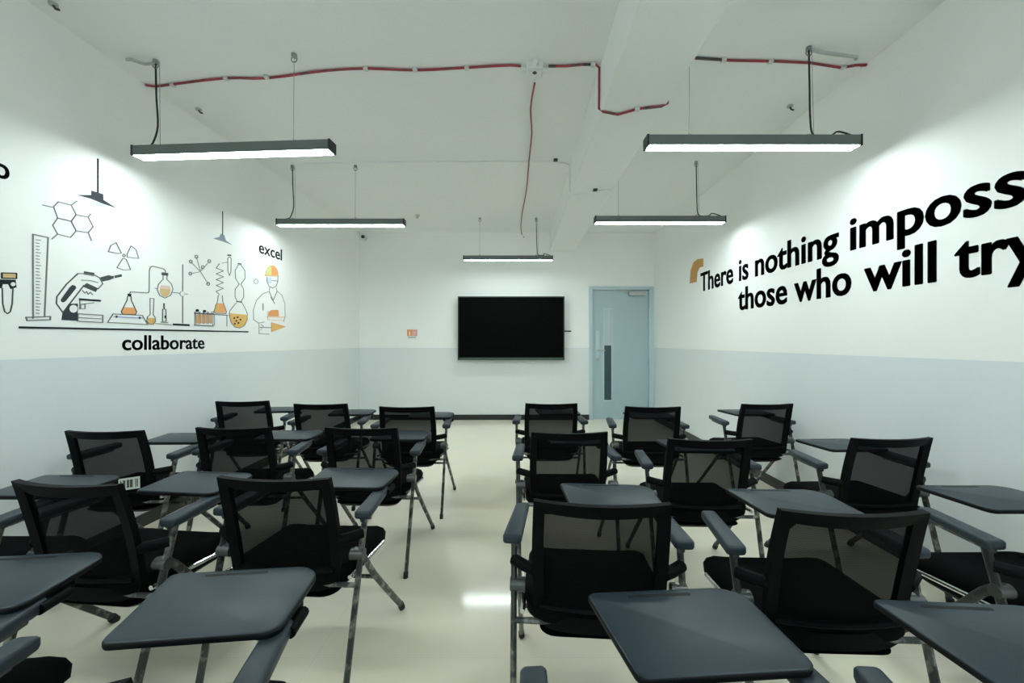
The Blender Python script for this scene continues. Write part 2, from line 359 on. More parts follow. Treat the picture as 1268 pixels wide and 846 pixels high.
cable('red_conduit', 'thin dark red wire sagging along the ceiling from junction box to back wall', 'conduit', pts+[on_back(646, 290, YB-0.012), on_back(649, 294, YB-0.012)], 0.0065, M['red'])
# junction box
p = c_(662, 84)
t = thing('junction_box', 'white junction box on the ceiling where the red conduits meet', 'junction box', (p.x, p.y, ZC))
link('body', BOX(-0.052, 0.052, -0.052, 0.052, -0.045, 0, bev=0.008), M['white_plastic'], t)
link('lid', BOX(-0.045, 0.045, -0.045, 0.045, -0.052, -0.045, bev=0.003), M['white_plastic'], t)
for a, b in (((0, -0.05), (0, -0.085)), ((0, 0.05), (0, 0.085)), ((0.05, 0), (0.08, 0)), ((-0.05, 0), (-0.08, 0))):
    link('spout', TUBE([(a[0], a[1], -0.022), (b[0], b[1], -0.022)], 0.016, 10), M['white_plastic'], t, True)
link('mouth', TUBE([(0.0, -0.02, -0.053), (0.0, -0.02, -0.0545)], 0.014, 12), M['dark'], t)
# painted conduit further back
d3 = c_(710, 203).y
cable('painted_conduit', 'thin white painted conduit crossing the ceiling and beam beyond the red ones', 'conduit',
      [c_(376, 201.5), c_(440, 201.5), c_(520, 201), c_(620, 200.5), c_(690, 200.5), Vector((BX0-0.03, d3, zc)), Vector((BX0-0.008, d3, zc-0.02)), Vector((BX0-0.008, d3, BZ+0.02)), Vector((BX0+0.03, d3, BZ-0.008)), on_ceiling(745, 237, BZ-0.008), on_ceiling(762, 236, BZ-0.008)],
      0.007, M['ceiling'], n=1)
for (q, lb) in ((c_(688, 198), 'small dark screw on the ceiling left of the beam'), (on_ceiling(737, 235, BZ-0.008), 'small dark screw under the ceiling beam')):
    tag(link('ceiling_screw', BOX(q.x-0.02, q.x+0.02, q.y-0.02, q.y+0.02, q.z-0.012, q.z+0.008, bev=0.006), M['dark']), lb, 'screw')
q = c_(517, 267)
t = thing('ceiling_anchor', 'small round white ceiling anchor with hook, left of the middle lamp', 'hook', (q.x, q.y, ZC))
link('rose', TUBE([(0, 0, 0), (0, 0, -0.02)], 0.03, 12), M['clip'], t, True)
link('hook', TUBE([(0.014*math.cos(a), 0, -0.032+0.014*math.sin(a)) for a in [k*PI/5 for k in range(10)]], 0.005, 6), M['steel'], t, True)
for (x, y, lb) in ((66, 6, 'small dark anchor at the ceiling edge, upper left corner of picture'), (246, 136, 'small dark anchor at the left ceiling edge above the mural lamp'), (978, 132, 'small dark anchor on the ceiling behind the right cord')):
    q = c_(x, y); t = thing('ceiling_anchor', lb, 'hook', (q.x, q.y, ZC))
    link('rose', TUBE([(0, 0, 0), (0, 0, -0.012)], 0.020, 10), M['grey_cable'], t, True)
    link('hook', TUBE([(0, 0, -0.01), (0.012, 0, -0.03), (0.03, 0, -0.034)], 0.006, 6), M['dark'], t, True)

# ------------------------------------------------------------------ things on the back wall
t = thing('wall_screen', 'large black flat screen, switched off, on the back wall', 'screen', (-0.09, YB, 1.473))
sw, sh, y0, y1 = 0.845, 0.505, -0.12, -0.05
link('back_cover', BOX(-sw+0.02, sw-0.02, y0+0.02, y1, -sh+0.02, sh-0.02, bev=0.01), M['shell'], t)
bm = bmesh.new()
for a in ((-sw, -sw+0.018, -sh, sh), (sw-0.018, sw, -sh, sh), (-sw+0.018, sw-0.018, sh-0.018, sh)): box(bm, a[0], a[1], y0, y0+0.05, a[2], a[3], bev=0.003)
link('bezel', bm, M['bezel'], t)
link('lower_bezel', BOX(-sw+0.018, sw-0.018, y0, y0+0.05, -sh, -sh+0.04, bev=0.003), M['bezel_low'], t)['label'] = 'greenish grey lower bezel'
link('display', BOX(-sw+0.016, sw-0.016, y0+0.004, y0+0.03, -sh+0.038, sh-0.016), M['screen'], t)
link('wall_bracket', BOX(-0.3, 0.3, y1-0.005, 0, -0.2, 0.2), M['shell'], t)
link('antenna', TUBE([(sw-0.02, y0+0.03, -0.045), (sw+0.11, y0+0.03, -0.045)], 0.011, 8), M['cord'], t, True)
# safety sign
p0 = on_back(504, 420); p1 = on_back(517, 408)
t = thing('safety_sign', 'small orange and red safety sign with white marks, left of the screen', 'sign', ((p0.x+p1.x)/2, YB, (p0.z+p1.z)/2))
hw, hh = (p1.x-p0.x)/2, (p1.z-p0.z)/2
link('plate', BOX(-hw, hw, -0.004, 0, -hh, hh), M['white'], t)
link('symbol_panel', BOX(-hw+0.004, 0.0, -0.006, -0.004, -hh*0.35, hh-0.004), M['signorange'], t)['label'] = 'orange panel'
link('symbol_panel', BOX(0.004, hw-0.004, -0.006, -0.004, -hh*0.35, hh-0.004), M['signpink'], t)['label'] = 'pinkish red panel'
bm = bmesh.new(); box(bm, -hw*0.62, -hw*0.34, -0.0075, -0.006, -hh*0.22, hh*0.5); box(bm, -hw*0.55, -hw*0.42, -0.0075, -0.006, hh*0.5, hh*0.72); box(bm, hw*0.3, hw*0.42, -0.0075, -0.006, -hh*0.2, hh*0.6); box(bm, hw*0.52, hw*0.6, -0.0075, -0.006, 0, hh*0.7)
link('pictogram', bm, M['white'], t)
link('caption_strip', BOX(-hw*0.8, hw*0.7, -0.006, -0.004, -hh*0.75, -hh*0.5), M['faint'], t)
# security camera in the upper left corner of the back wall
p = on_back(451, 295)
t = thing('security_camera', 'small white security camera with black lens high in the back left corner', 'camera', (p.x, YB, p.z))
link('mount', TUBE([(0, 0, 0), (0, -0.025, 0)], 0.05, 16), M['white_plastic'], t, True)
bm = bmesh.new(); loft(bm, [[(r*math.cos(a), y, r*math.sin(a)) for a in [2*PI*k/16 for k in range(16)]] for y, r in ((-0.02, 0.045), (-0.05, 0.048), (-0.085, 0.04), (-0.10, 0.028))])
link('body', bm, M['white_plastic'], t, True)
link('lens', TUBE([(0.018, -0.09, 0), (0.018, -0.112, -0.004)], 0.026, 14), M['dark'], t, True)

# ------------------------------------------------------------------ lettering
def text_mesh(s, bold=0.02):
    cu = bpy.data.curves.new('txt', 'FONT'); cu.body = s; cu.size = 1; cu.offset = 0.006; cu.resolution_u = 4
    ob = bpy.data.objects.new('txt', cu); C.objects.link(ob)
    bpy.context.view_layer.update()
    me = bpy.data.meshes.new_from_object(ob.evaluated_get(bpy.context.evaluated_depsgraph_get()))
    bpy.data.objects.remove(ob); bpy.data.curves.remove(cu)
    bm = bmesh.new()                                   # heavier weight: strokes thickened by shifted copies
    for dx, dy in ((-bold, 0), (bold, 0), (-0.6*bold, 0.5*bold), (0.6*bold, 0.5*bold), (-0.6*bold, -0.5*bold), (0.6*bold, -0.5*bold)):
        n = len(bm.verts); bm.from_mesh(me); bm.verts.ensure_lookup_table()
        for v in bm.verts[n:]: v.co.x += dx; v.co.y += dy
    bm.to_mesh(me); bm.free()
    return me
def lettering(name, s, m, side, d0, width, base, xh, parent=None, fit=None, bold=0.02):
    """s written on a side wall; d0 = distance of its left end, width = length of the piece of text `fit`, base = baseline height, xh = height of an x"""
    ref = text_mesh('x', bold); XH = max(v.co.y for v in ref.vertices); bpy.data.meshes.remove(ref)
    fm = text_mesh(fit or s, bold); fx = [v.co.x for v in fm.vertices]; sx = width/(max(fx)-min(fx)); bpy.data.meshes.remove(fm)
    me = text_mesh(s, bold); x0 = min(v.co.x for v in me.vertices); sy = xh/XH
    me.materials.clear(); me.materials.append(m)
    bm = bmesh.new(); bm.from_mesh(me); bpy.data.meshes.remove(me)
    r = bmesh.ops.extrude_face_region(bm, geom=bm.faces[:])
    for v in r['geom']:
        if isinstance(v, bmesh.types.BMVert): v.co.z += 1.0
    th = 0.002
    o = Vector((XL, d0, EYE+base)) if side < 0 else Vector((XR, d0, EYE+base))
    for v in bm.verts:
        u, w, h = (v.co.x-x0)*sx, v.co.y*sy, v.co.z*th
        v.co = Vector((h, u, w)) if side < 0 else Vector((-h, -u, w))
    ob = link(name, bm, m, parent)
    ob.location = o-(parent.location if parent else Vector((0, 0, 0)))
    return ob
kx = XR
quote = thing('wall_quote', 'black lettering of a motto about trying, painted on the right wall', 'lettering', (XR, 3.0, EYE+0.45))
d = lambda x: abs(XR*F/(x-CX))
xh1 = 0.0655*XR; b1, b2 = 0.2765*XR, 0.146*XR
for s, xa, xb, b, fit in (('There', 867.5, 908, b1, None), ('is', 915, 927, b1, None), ('nothing', 935, 1039, b1, None), ('impossible', 1052.5, 1272, b1, 'imposs'),
                          ('those', 914, 975, b2, None), ('who', 983.5, 1054.5, b2, None), ('will', 1070, 1160, b2, None), ('try', 1182, 1214, b2, 't')):
    lettering('word', s, M['ink'], 1, d(xa), d(xa)-d(xb), b, xh1, quote, fit, 0.021)
def dl(x): return abs(XL*F/(x-CX))
tag(lettering('wall_lettering', 'collaborate', M['ink'], -1, dl(151), dl(253)-dl(151), -0.05, 0.066, bold=0.014), 'black word collaborate painted below the line of laboratory drawings', 'lettering')
tag(lettering('wall_lettering', 'excel', M['ink'], -1, dl(320.5), dl(349)-dl(320.5), 0.885, 0.077, bold=0.010), 'black word excel painted above the drawn scientist', 'lettering')
tag(lettering('wall_lettering', 'p', M['navy'], -1, dl(-6), dl(11.5)-dl(-6), 0.81, 0.07, bold=0.014), 'dark letter p at the left edge above the drawn test tube', 'lettering')

# ------------------------------------------------------------------ mural of laboratory drawings on the left wall
mural = thing('wall_mural', 'mural of laboratory glassware, microscope and scientist drawn in lines on the left wall', 'mural', (XL, 3.0, EYE+0.3))
class Draw:
    def __init__(s): s.bm = bmesh.new(); s.mats = []
    def mi(s, m):
        if m not in s.mats: s.mats.append(m)
        return s.mats.index(m)
    def P(s, x, y): q = on_left(x, y)-mural.location; return Vector((0, q.y, q.z))
    def prism(s, pts, h0, h1, m):
        k = s.mi(m)
        A = [s.bm.verts.new(p+Vector((h0, 0, 0))) for p in pts]; B = [s.bm.verts.new(p+Vector((h1, 0, 0))) for p in pts]
        n = len(pts); fs = [s.bm.faces.new(A), s.bm.faces.new(B)]+[s.bm.faces.new((A[i], A[(i+1) % n], B[(i+1) % n], B[i])) for i in range(n)]
        for f in fs: f.material_index = k
    def fill(s, px, m, lv=0): s.prism([s.P(*p) for p in px], 0, 0.0012+0.0008*lv, M[m])
    def line(s, px, m='line', w=0.006, closed=False):
        pts = [s.P(*p) for p in px]
        if closed: pts.append(pts[0])
        for a, b in zip(pts, pts[1:]):
            t = b-a
            if t.length < 1e-6: continue
            t.normalize(); n = Vector((0, -t.z, t.y))*w/2; e = t*w*0.3
            s.prism([a-e-n, b+e-n, b+e+n, a-e+n], 0, 0.003, M[m])
    def ell(s, cx, cy, rx, ry, a0=0, a1=360, n=18): return [(cx+rx*math.cos(math.radians(a0+(a1-a0)*k/n)), cy+ry*math.sin(math.radians(a0+(a1-a0)*k/n))) for k in range(n+1)]
    def done(s, name):
        o = link(name, s.bm, s.mats, mural); return o
g = Draw(); g.line([(24, 405.5), (307, 411)], 'ink', 0.011); g.done('shelf_line')
g = Draw(); g.line([(121, 197), (121, 238)], 'ink', 0.008); g.fill([(113, 236), (127.5, 240.5), (127.8, 247.5), (143.5, 257.5), (128, 252.5), (112, 246), (95, 241.5), (113, 241.5)], 'navy', 1)
g.fill([(112, 249), (120, 255), (133, 257), (128, 252)], 'paleblue'); g.done('drawn_lamp')
g = Draw(); g.line([(275.5, 262), (275.5, 291)], 'slate', 0.008); g.fill([(264, 295.4), (271.6, 293.6), (273.4, 289.4), (277.5, 291.5), (279.6, 298), (287.2, 303.4), (276, 299)], 'bluegrey', 1); g.done('drawn_lamp')
g = Draw()
for h in ([(66, 256), (72, 250), (88, 254), (94, 266), (88, 274), (71, 270)], [(71, 270), (88, 274), (94, 286), (87, 294), (71, 290), (65, 279)], [(94, 266), (109, 269), (115, 281), (109, 288), (94, 286), (88, 274)]): g.line(h, 'line', 0.004, True)
for l in ([(53, 254), (66, 257)], [(88, 254), (95, 249)], [(71, 290), (64, 296)], [(109, 269), (112, 265)], [(109, 288), (113, 298)]): g.line(l, 'line', 0.004)
g.done('drawn_molecule')
g = Draw()
for h in ([(134, 311.5), (137, 304), (143.5, 300.5), (150, 313.5), (146, 314)], [(162, 304.5), (168, 309), (171.5, 320), (157.5, 318.5), (157, 315)], [(152, 320), (156, 321), (161.5, 334), (153, 334.5), (144.5, 331.5)], g.ell(153.3, 316.5, 1.6, 1.8, n=8)): g.line(h, 'line', 0.004, True)
g.done('drawn_trefoil')
g = Draw(); g.line([(54.8, 392), (59.3, 294.3), (40.6, 290.2), (40.6, 394.5)], 'line', 0.0055); g.line([(32, 393), (62, 392), (62, 396), (33, 397)], 'line', 0.0055, True)
for k in range(24): y = 297+k*3.95; g.line([(44.7, y), (48.2 if k % 4 else 50, y+0.5)], 'line', 0.0035)
g.done('drawn_measuring_cylinder')
g = Draw(); g.fill([(2, 338), (20, 338.5), (20, 345), (2, 344.5)], 'tan'); g.line([(2, 338), (20, 338.5), (20, 345), (2, 344.5)], 'ink', 0.005, True)
g.fill([(-4, 346), (19, 346.5), (20, 356), (13, 358), (10, 352), (3, 352), (2, 357), (-4, 357)], 'ink', 1); g.fill(g.ell(15.5, 352, 3, 2.6, n=10)[:-1], 'white', 3); g.line([(2.5, 357), (3, 376), (5.5, 386), (9, 388.6), (12.5, 386), (14.8, 376), (15.8, 355)], 'slate', 0.004)
g.done('drawn_test_tube')
g = Draw()
g.line([(96.3, 338.8), (82, 352), (70, 367.6), (69.5, 376), (77.5, 387)], 'slate', 0.005); g.line([(96.3, 338.8), (104.5, 338.8), (117, 340.5), (123, 344), (127, 351.5), (121, 358)], 'line', 0.005); g.line([(103.6, 353.5), (78.8, 385.7)], 'slate', 0.005)
g.line([(101, 347), (112, 347.5), (121, 350)], 'line', 0.004)
g.fill([(75.2, 371), (86, 356), (89.5, 353), (93, 354), (94, 357), (81, 373), (78, 374.6), (75.5, 373.5)], 'navy', 1)
g.fill([(104, 336), (116.6, 338), (116, 341.8), (103.6, 339.8)], 'slate', 1)
g.fill([(122.4, 344), (134.5, 340.8), (139, 342), (150.3, 339.6), (150.8, 342.6), (139.5, 345), (135.8, 346.8), (126.4, 348.8)], 'slate', 1); g.line([(140.5, 341), (141.2, 345.4)], 'white', 0.004)
g.fill([(107, 350.6), (121, 356.9), (118.4, 361.6), (102.6, 355)], 'slate', 1)
g.line([(102, 360), (105, 363), (107, 361), (109, 364.5), (111.5, 362), (114.5, 365)], 'line', 0.004)
g.line([(98.5, 370.6), (123.7, 372.6)], 'ink', 0.011); g.line([(98.5, 372), (98.5, 383)], 'line', 0.004); g.line([(98.5, 377), (116, 375)], 'line', 0.004); g.line([(99.5, 377), (105, 377), (105, 382.5), (99.5, 382.5)], 'line', 0.004, True)
g.fill([(84.9, 376.3), (96.3, 376), (95.8, 397.5), (76, 396.4), (77.5, 387)], 'navy'); g.fill(g.ell(90.5, 382.5, 5.6, 5.2)[:-1], 'white', 1); g.line(g.ell(90.5, 382.5, 5.6, 5.2), 'slate', 0.003)
g.line([(96.3, 388.6), (127, 390.4), (127, 399.4), (96, 397.8)], 'line', 0.005, True); g.line([(96, 393.3), (126, 395)], 'line', 0.004)
g.done('drawn_microscope')
g = Draw(); g.line([(133, 399.3), (139.8, 388.8), (176, 390.6), (182.5, 402)], 'line', 0.005, True); g.line([(142, 392.2), (176, 394)], 'lilac', 0.008); g.fill(g.ell(144, 392.2, 1.3, 1.5, n=8)[:-1], 'navy', 3); g.fill(g.ell(172.6, 393.7, 1.3, 1.5, n=8)[:-1], 'navy', 3)
g.done('drawn_hot_plate')
g = Draw(); g.fill([(153, 380.5), (166.5, 381), (168.6, 386.5), (167.5, 389.4), (151.5, 389), (150.3, 386)], 'orange'); g.line([(157.6, 367), (157, 372), (150, 386), (151.5, 389.2), (167.5, 389.6), (168.8, 386), (162.4, 372), (162, 367)], 'slate', 0.0045); g.fill([(158, 363.6), (162.5, 364), (162, 367.6), (158.2, 367)], 'ink', 1)
g.done('drawn_flask')
g = Draw(); g.line([(160.2, 364), (161.6, 361.5), (183, 362.8), (184.4, 361), (184.7, 335), (186, 331), (189, 329.8), (201.5, 332.7), (204, 334.5), (204.8, 338)], 'line', 0.0055); g.done('drawn_glass_tube')
g = Draw(); g.fill([(198, 357.5), (211, 358.5), (210, 364), (206, 367.6), (201.5, 367), (198.2, 363)], 'tan'); g.fill([(199, 353.5), (210, 354), (211, 358.5), (198, 357.5)], 'pink')
g.line([(201.8, 341), (201.6, 346), (196, 352), (194.5, 359), (197.5, 366), (204, 369.2), (211, 366), (214, 358.5), (212, 351.5), (206.4, 346), (206.8, 341)], 'line', 0.0045); g.fill([(200, 337.3), (208, 338.2), (208, 341.6), (200, 340.8)], 'slate', 1); g.line([(195, 358), (192, 357)], 'line', 0.004)
g.done('drawn_flask')
g = Draw(); g.line([(226, 328), (226, 400)], 'line', 0.007); g.fill([(214, 400.6), (234.6, 401.6), (234.6, 404), (214, 403)], 'ink', 1); g.line([(212.5, 362), (232, 364.4)], 'line', 0.005); g.fill(g.ell(225.4, 363.8, 2.6, 2.9)[:-1], 'white', 3); g.line(g.ell(225.4, 363.8, 2.6, 2.9), 'line', 0.004)
g.done('drawn_clamp_stand')
g = Draw(); g.fill([(182, 393.5), (191.8, 394), (192.3, 398), (189.5, 401.3), (184.5, 401), (181.8, 397.5)], 'amber'); g.line([(185.5, 369.6), (185.7, 389.5), (182, 393), (181.6, 398), (184.5, 401.4), (189.5, 401.6), (192.4, 398), (191.8, 393), (189.5, 389.7), (190.4, 369.8)], 'line', 0.0045, True)
g.done('drawn_flask')
g = Draw(); g.line([(201, 398), (201.2, 383), (205, 383), (205.6, 398)], 'slate', 0.0045, True); g.line([(202.8, 376), (203, 382)], 'slate', 0.009); g.line([(204.2, 391), (204.2, 394)], 'ink', 0.006); g.line([(199, 399), (207.5, 399.6)], 'slate', 0.005); g.line([(192, 400.6), (212, 402.4)], 'line', 0.004)
g.done('drawn_burner')
g = Draw(); c = (248, 336.5)
for q in ((236, 324), (235.5, 339), (243, 318), (250.8, 331), (259, 323.5), (257.6, 351.5)): g.line([c, q], 'faint', 0.006); g.line(g.ell(q[0], q[1], 1.8, 2, n=8), 'line', 0.005)
g.done('drawn_molecule')
g = Draw()
for k in range(4): x = 242.3+k*5.2; g.fill([(x, 389.5), (x+3.6, 389.7), (x+3.6, 400.6), (x, 400.4)], 'orange'); g.line([(x, 386), (x, 401)], 'line', 0.004); g.line([(x+3.6, 386), (x+3.6, 401)], 'line', 0.004)
g.fill(g.ell(244, 384.5, 1.9, 1.7, n=10)[:-1], 'ink', 3); g.fill(g.ell(253, 385.5, 1.9, 1.7, n=10)[:-1], 'ink', 3)
g.line([(240.6, 388), (264, 389)], 'slate', 0.009); g.line([(240.6, 402.6), (264, 403.8)], 'line', 0.009); g.line([(240.8, 386), (240.8, 403)], 'line', 0.005); g.line([(263.6, 386), (263.6, 404)], 'line', 0.005)
g.done('drawn_test_tube_rack')
g = Draw(); g.line([(271.5, 326.5)]+[(271.5+(5 if k % 2 else -4), 332+k*3.6) for k in range(9)]+[(271.5, 365)], 'line', 0.005); g.line([(275, 326), (281, 325)], 'faint', 0.006)
g.done('drawn_condenser')
g = Draw(); g.fill([(268, 375.5), (276.5, 376), (280, 385), (279, 387.6), (266, 387), (265, 385)], 'orange'); g.fill([(266.5, 376.8), (271, 376), (271, 387), (265.4, 386.4)], 'amber', 1); g.line([(270, 366), (269, 374), (264.6, 386), (266, 388), (279.5, 388.6), (280.3, 386), (275.8, 374), (275, 366)], 'line', 0.005)
g.line([(264, 389.4), (281.5, 390.6)], 'slate', 0.006); g.line([(280.8, 390), (280.8, 404)], 'line', 0.005); g.line([(265.5, 390), (265.5, 403)], 'faint', 0.005)
g.done('drawn_flask')
g = Draw(); g.line([(281.8, 320), (282, 336), (284, 341.5), (285.8, 336), (286, 320), (284, 318)], 'line', 0.005, True); g.line([(282, 316), (285.6, 316.3)], 'slate', 0.012); g.done('drawn_glass_tube')
g = Draw(); g.line([(294.5, 326.5), (298.5, 327)], 'slate', 0.009); g.line([(298, 328), (303, 335), (303.3, 345), (298, 352), (301.5, 358), (301.6, 368), (298, 373.6), (293.5, 373.2), (290.8, 367), (291, 358), (296, 352), (291.6, 345), (291, 335), (295, 328)], 'line', 0.005, True); g.line([(293, 373.5), (299, 374.2)], 'slate', 0.01)
g.done('drawn_hourglass_flask')
g = Draw(); g.fill([(283.7, 388), (306, 390), (305.5, 397), (302, 403), (296.5, 406), (290.5, 404.6), (286, 399.5)], 'amber'); g.line([(292.6, 375), (289, 379), (284.5, 385), (283.6, 390), (286, 399.5), (290.5, 405), (296.5, 406.4), (302.4, 403.4), (306, 396), (306, 388), (303, 381), (299.4, 375)], 'line', 0.0045)
for q in ((290, 394), (294, 393), (292.5, 397.5), (290.5, 401), (295, 400), (297.5, 396)): g.fill(g.ell(q[0], q[1], 1, 1.2, n=8)[:-1], 'ink', 2)
g.done('drawn_round_flask')
g = Draw()
g.fill(g.ell(336.6, 341, 8, 12.5, 180, 360), 'orange', 0); g.fill([(328.8, 341), (329.5, 335), (332, 330.5), (336, 328.6), (336, 341)], 'lime', 1); g.line([(328.6, 341), (344.8, 342)], 'tan', 0.014)
g.line([(330.2, 343), (330.6, 349), (333, 354.5), (337.5, 357), (342, 354), (343.8, 348.5), (344, 343)], 'line', 0.006); g.fill([(330.4, 343.2), (336.2, 343.5), (336, 351), (331.6, 351)], 'paleblue', 0); g.line([(336.5, 347.5), (343, 348)], 'bluegrey', 0.008)
g.line([(334, 356), (333, 361), (325, 364), (317.5, 372), (313.5, 384), (314, 396), (320, 400), (327, 399)], 'faint', 0.008); g.line([(342, 356), (342.6, 360), (349, 366), (352.5, 376), (353, 392), (351, 398)], 'faint', 0.008)
g.line([(333, 361), (338, 372), (343, 361)], 'line', 0.007); g.line([(335, 368), (340, 376)], 'line', 0.006); g.line([(325.5, 376), (325.6, 384)], 'slate', 0.008)
g.fill([(332.5, 386), (336, 384), (344.6, 383.8), (345.4, 391.8), (332, 391.6)], 'orange', 0); g.line([(331, 385), (331.5, 396), (352, 397)], 'pink', 0.007); g.line([(330, 392.4), (352, 393)], 'orange', 0.006)
g.fill([(336, 399.8), (352.6, 404.6), (336, 410.8)], 'amber', 0); g.line([(336, 399.8), (352.6, 404.6), (336, 410.8)], 'orange', 0.007, True); g.line([(322, 405.4), (336, 405.8)], 'line', 0.007); g.line([(320.6, 400.6), (320.8, 413.4), (333.5, 414)], 'faint', 0.008); g.line([(323, 402), (326, 404), (323, 408)], 'faint', 0.006)
g.line(g.ell(317, 348.5, 2.5, 3, n=8), 'faint', 0.005)
g.done('drawn_scientist')
# opening mark of the motto
bm = bmesh.new(); q = [on_right(x, y)-quote.location for x, y in ((854.3, 351), (855.5, 335), (859, 325), (864, 321), (871, 320), (871, 330), (866.5, 331.5), (863.8, 337), (862.8, 349))]
A = [bm.verts.new((0, p.y, p.z)) for p in q]; B = [bm.verts.new((-0.003, p.y, p.z)) for p in q]
bm.faces.new(A); bm.faces.new(B)
for i in range(len(q)): bm.faces.new((A[i], A[(i+1) % len(q)], B[(i+1) % len(q)], B[i]))
link('quotation_mark', bm, M['ochre'], quote)['label'] = 'ochre opening mark'

# ------------------------------------------------------------------ tablet-arm chairs
def back_curve(z):                                   # y of the backrest's middle at height z
    k = max(0, (z-0.42)/0.37); return -0.205-0.075*k**1.4
BW = 0.196
def back_pt(u, z, w=BW):                             # u in -1..1 across; the back wraps round the sitter
    ww = w*(1.0+0.03*math.sin(PI*min(1, max(0, (z-0.42)/0.37)))) if z > 0.42 else w
    return Vector((u*ww, back_curve(z)+0.026*u*u, z))
def make_chair(label):
    t = thing('tablet_chair', label, 'chair', (0, 0, 0), 0, 'tablet-arm chairs')
    # seat cushion
    bm = bmesh.new(); loops = []
    for z, ins, r in ((0.335, 0.070, 0.05), (0.345, 0.030, 0.07), (0.375, 0.004, 0.08), (0.41, 0.0, 0.085), (0.430, 0.010, 0.08), (0.441, 0.032, 0.07), (0.444, 0.075, 0.05)):
        L = []
        for (x, y) in rrect(-0.225+ins, 0.225-ins, -0.205+ins, 0.245-ins, [0.05+r*0.3, 0.05+r*0.3, r, r], 6):
            dz = -0.055*max(0, (y-0.10)/0.145)**2+0.015*max(0, (-y-0.05)/0.15)+0.012*(x/0.22)**2
            L.append((x, y, z+dz))
        loops.append(L)
    loft(bm, loops); seat = link('seat', bm, M['fabric'], t, True)
    # under shell of the seat
    bm = bmesh.new()
    loft(bm, [[(x, y, z-0.03*max(0, (y-0.10)/0.145)**2) for x, y in rrect(-w_, w_, -0.195+i_, 0.215-i_, 0.05, 5)] for z, w_, i_ in ((0.318, 0.12, 0.06), (0.328, 0.16, 0.03), (0.350, 0.18, 0.0))])
    link('seat_pan', bm, M['shell'], t, True)
    # backrest: frame around a see-through net
    bm = bmesh.new(); z0, z1 = 0.372, 0.79; fw = 0.034
    def ring(inset, dy):
        pts = rrect(-1, 1, 0, 1, 0.001, 1); out = []
        N = 16
        side = [(1, k/N) for k in range(N+1)]
        path = []
        for k in range(N+1): path.append((-1+2*k/N, 0))
        for k in range(1, N+1): path.append((1, k/N))
        for k in range(1, N+1): path.append((1-2*k/N, 1))
        for k in range(1, N): path.append((-1, 1-k/N))
        for (u, v) in path:
            lo, hi = z0+inset*1.4, z1-inset*1.15
            cor = 0.03*(abs(u)**8)*(1-v)**6                     # rounded lower corners
            z = lo+(hi-lo)*v+cor*1.2
            p = back_pt(u, z, BW-inset)
            p.z -= 0.004*(1-u*u)*v
            out.append(p+Vector((0, dy, 0)))
        return out
    loft(bm, [ring(0, -0.010), ring(0, 0.012), ring(fw, 0.010), ring(fw, -0.008), ring(0, -0.010)], cap=False)
    bmesh.ops.remove_doubles(bm, verts=bm.verts[:], dist=1e-5)
    bf = link('back_frame', bm, M['shell'], t, True)
    bm = bmesh.new(); NU, NV = 14, 12; lo, hi = z0+fw, z1-fw
    grid = [[bm.verts.new(back_pt(-1+2*i/NU, lo+(hi-lo)*j/NV-0.004*(1-(-1+2*i/NU)**2)*j/NV, BW-fw+0.004)+Vector((0, 0.004, 0))) for i in range(NU+1)] for j in range(NV+1)]
    for j in range(NV):
        for i in range(NU): bm.faces.new((grid[j][i], grid[j][i+1], grid[j+1][i+1], grid[j+1][i]))
    link('back_net', bm, M['net'], bf, True)
    bm = bmesh.new(); sweep(bm, [back_pt(u, 0.445)+Vector((0, -0.012, 0)) for u in [-0.9+0.18*k for k in range(11)]], 0.007, 6)
    link('lumbar_bar', bm, M['shell'], bf, True)
    # legs, brackets and arms
    for s in (-1, 1):
        leg = link('rear_leg', TUBE([(s*0.255, -0.285, 0.012), (s*0.262, -0.125, 0.612)], 0, 10, oval=(0.010, 0.015)), M['tube'], t, True)
        link('foot_cap', TUBE([(s*0.255, -0.288, 0), (s*0.255, -0.283, 0.03)], 0, 10, oval=(0.0125, 0.0185)), M['rubber'], leg, True)
        leg = link('front_leg', TUBE(smooth_path([(s*0.243, -0.165, 0.50), (s*0.246, -0.11, 0.455), (s*0.250, 0.0, 0.315), (s*0.262, 0.28, 0.012)], 4), 0, 10, oval=(0.010, 0.014)), M['tube'], t, True)
        link('foot_cap', TUBE([(s*0.262, 0.284, 0), (s*0.2615, 0.262, 0.03)], 0, 10, oval=(0.0125, 0.0175)), M['rubber'], leg, True)
        bm = bmesh.new(); sweep(bm, [(s*0.272, -0.158, 0.485), (s*0.225, -0.158, 0.485)], 0.021, 12)
        link('pivot', bm, M['pivot'], t, True)
        bm = bmesh.new(); sweep(bm, smooth_path([(s*0.262, -0.145, 0.555), (s*0.225, -0.175, 0.553), (s*0.195, -0.195, 0.552)]), 0.018, 10)
        link('back_bracket', bm, M['shell'], t, True)
        link('seat_rail', TUBE([(s*0.232, -0.185, 0.415), (s*0.232, 0.13, 0.388)], 0.008, 8), M['chrome'], t, True)
        # arm pad, narrowing a little towards the front
        bm = bmesh.new(); L = []
        def apad(i, z): 
            out = []
            for (x, y) in rrect(-0.030+i, 0.030-i, -0.165+i, 0.085-i, 0.010, 3):
                k = (y+0.165)/0.25; out.append((s*(0.267-0.020*k)+x*(1-0.18*k), y, z+0.006*k))
            return out
        loft(bm, [apad(0.008, 0.610), apad(0.002, 0.614), apad(0, 0.620), apad(0, 0.634), apad(0.003, 0.639), apad(0.008, 0.641)])
        pad = link('arm_pad', bm, M['arm'], t, True)
        link('arm_bar', TUBE([(s*0.262, -0.15, 0.604), (s*0.252, 0.05, 0.608)], 0.009, 8), M['tube'], pad, True)
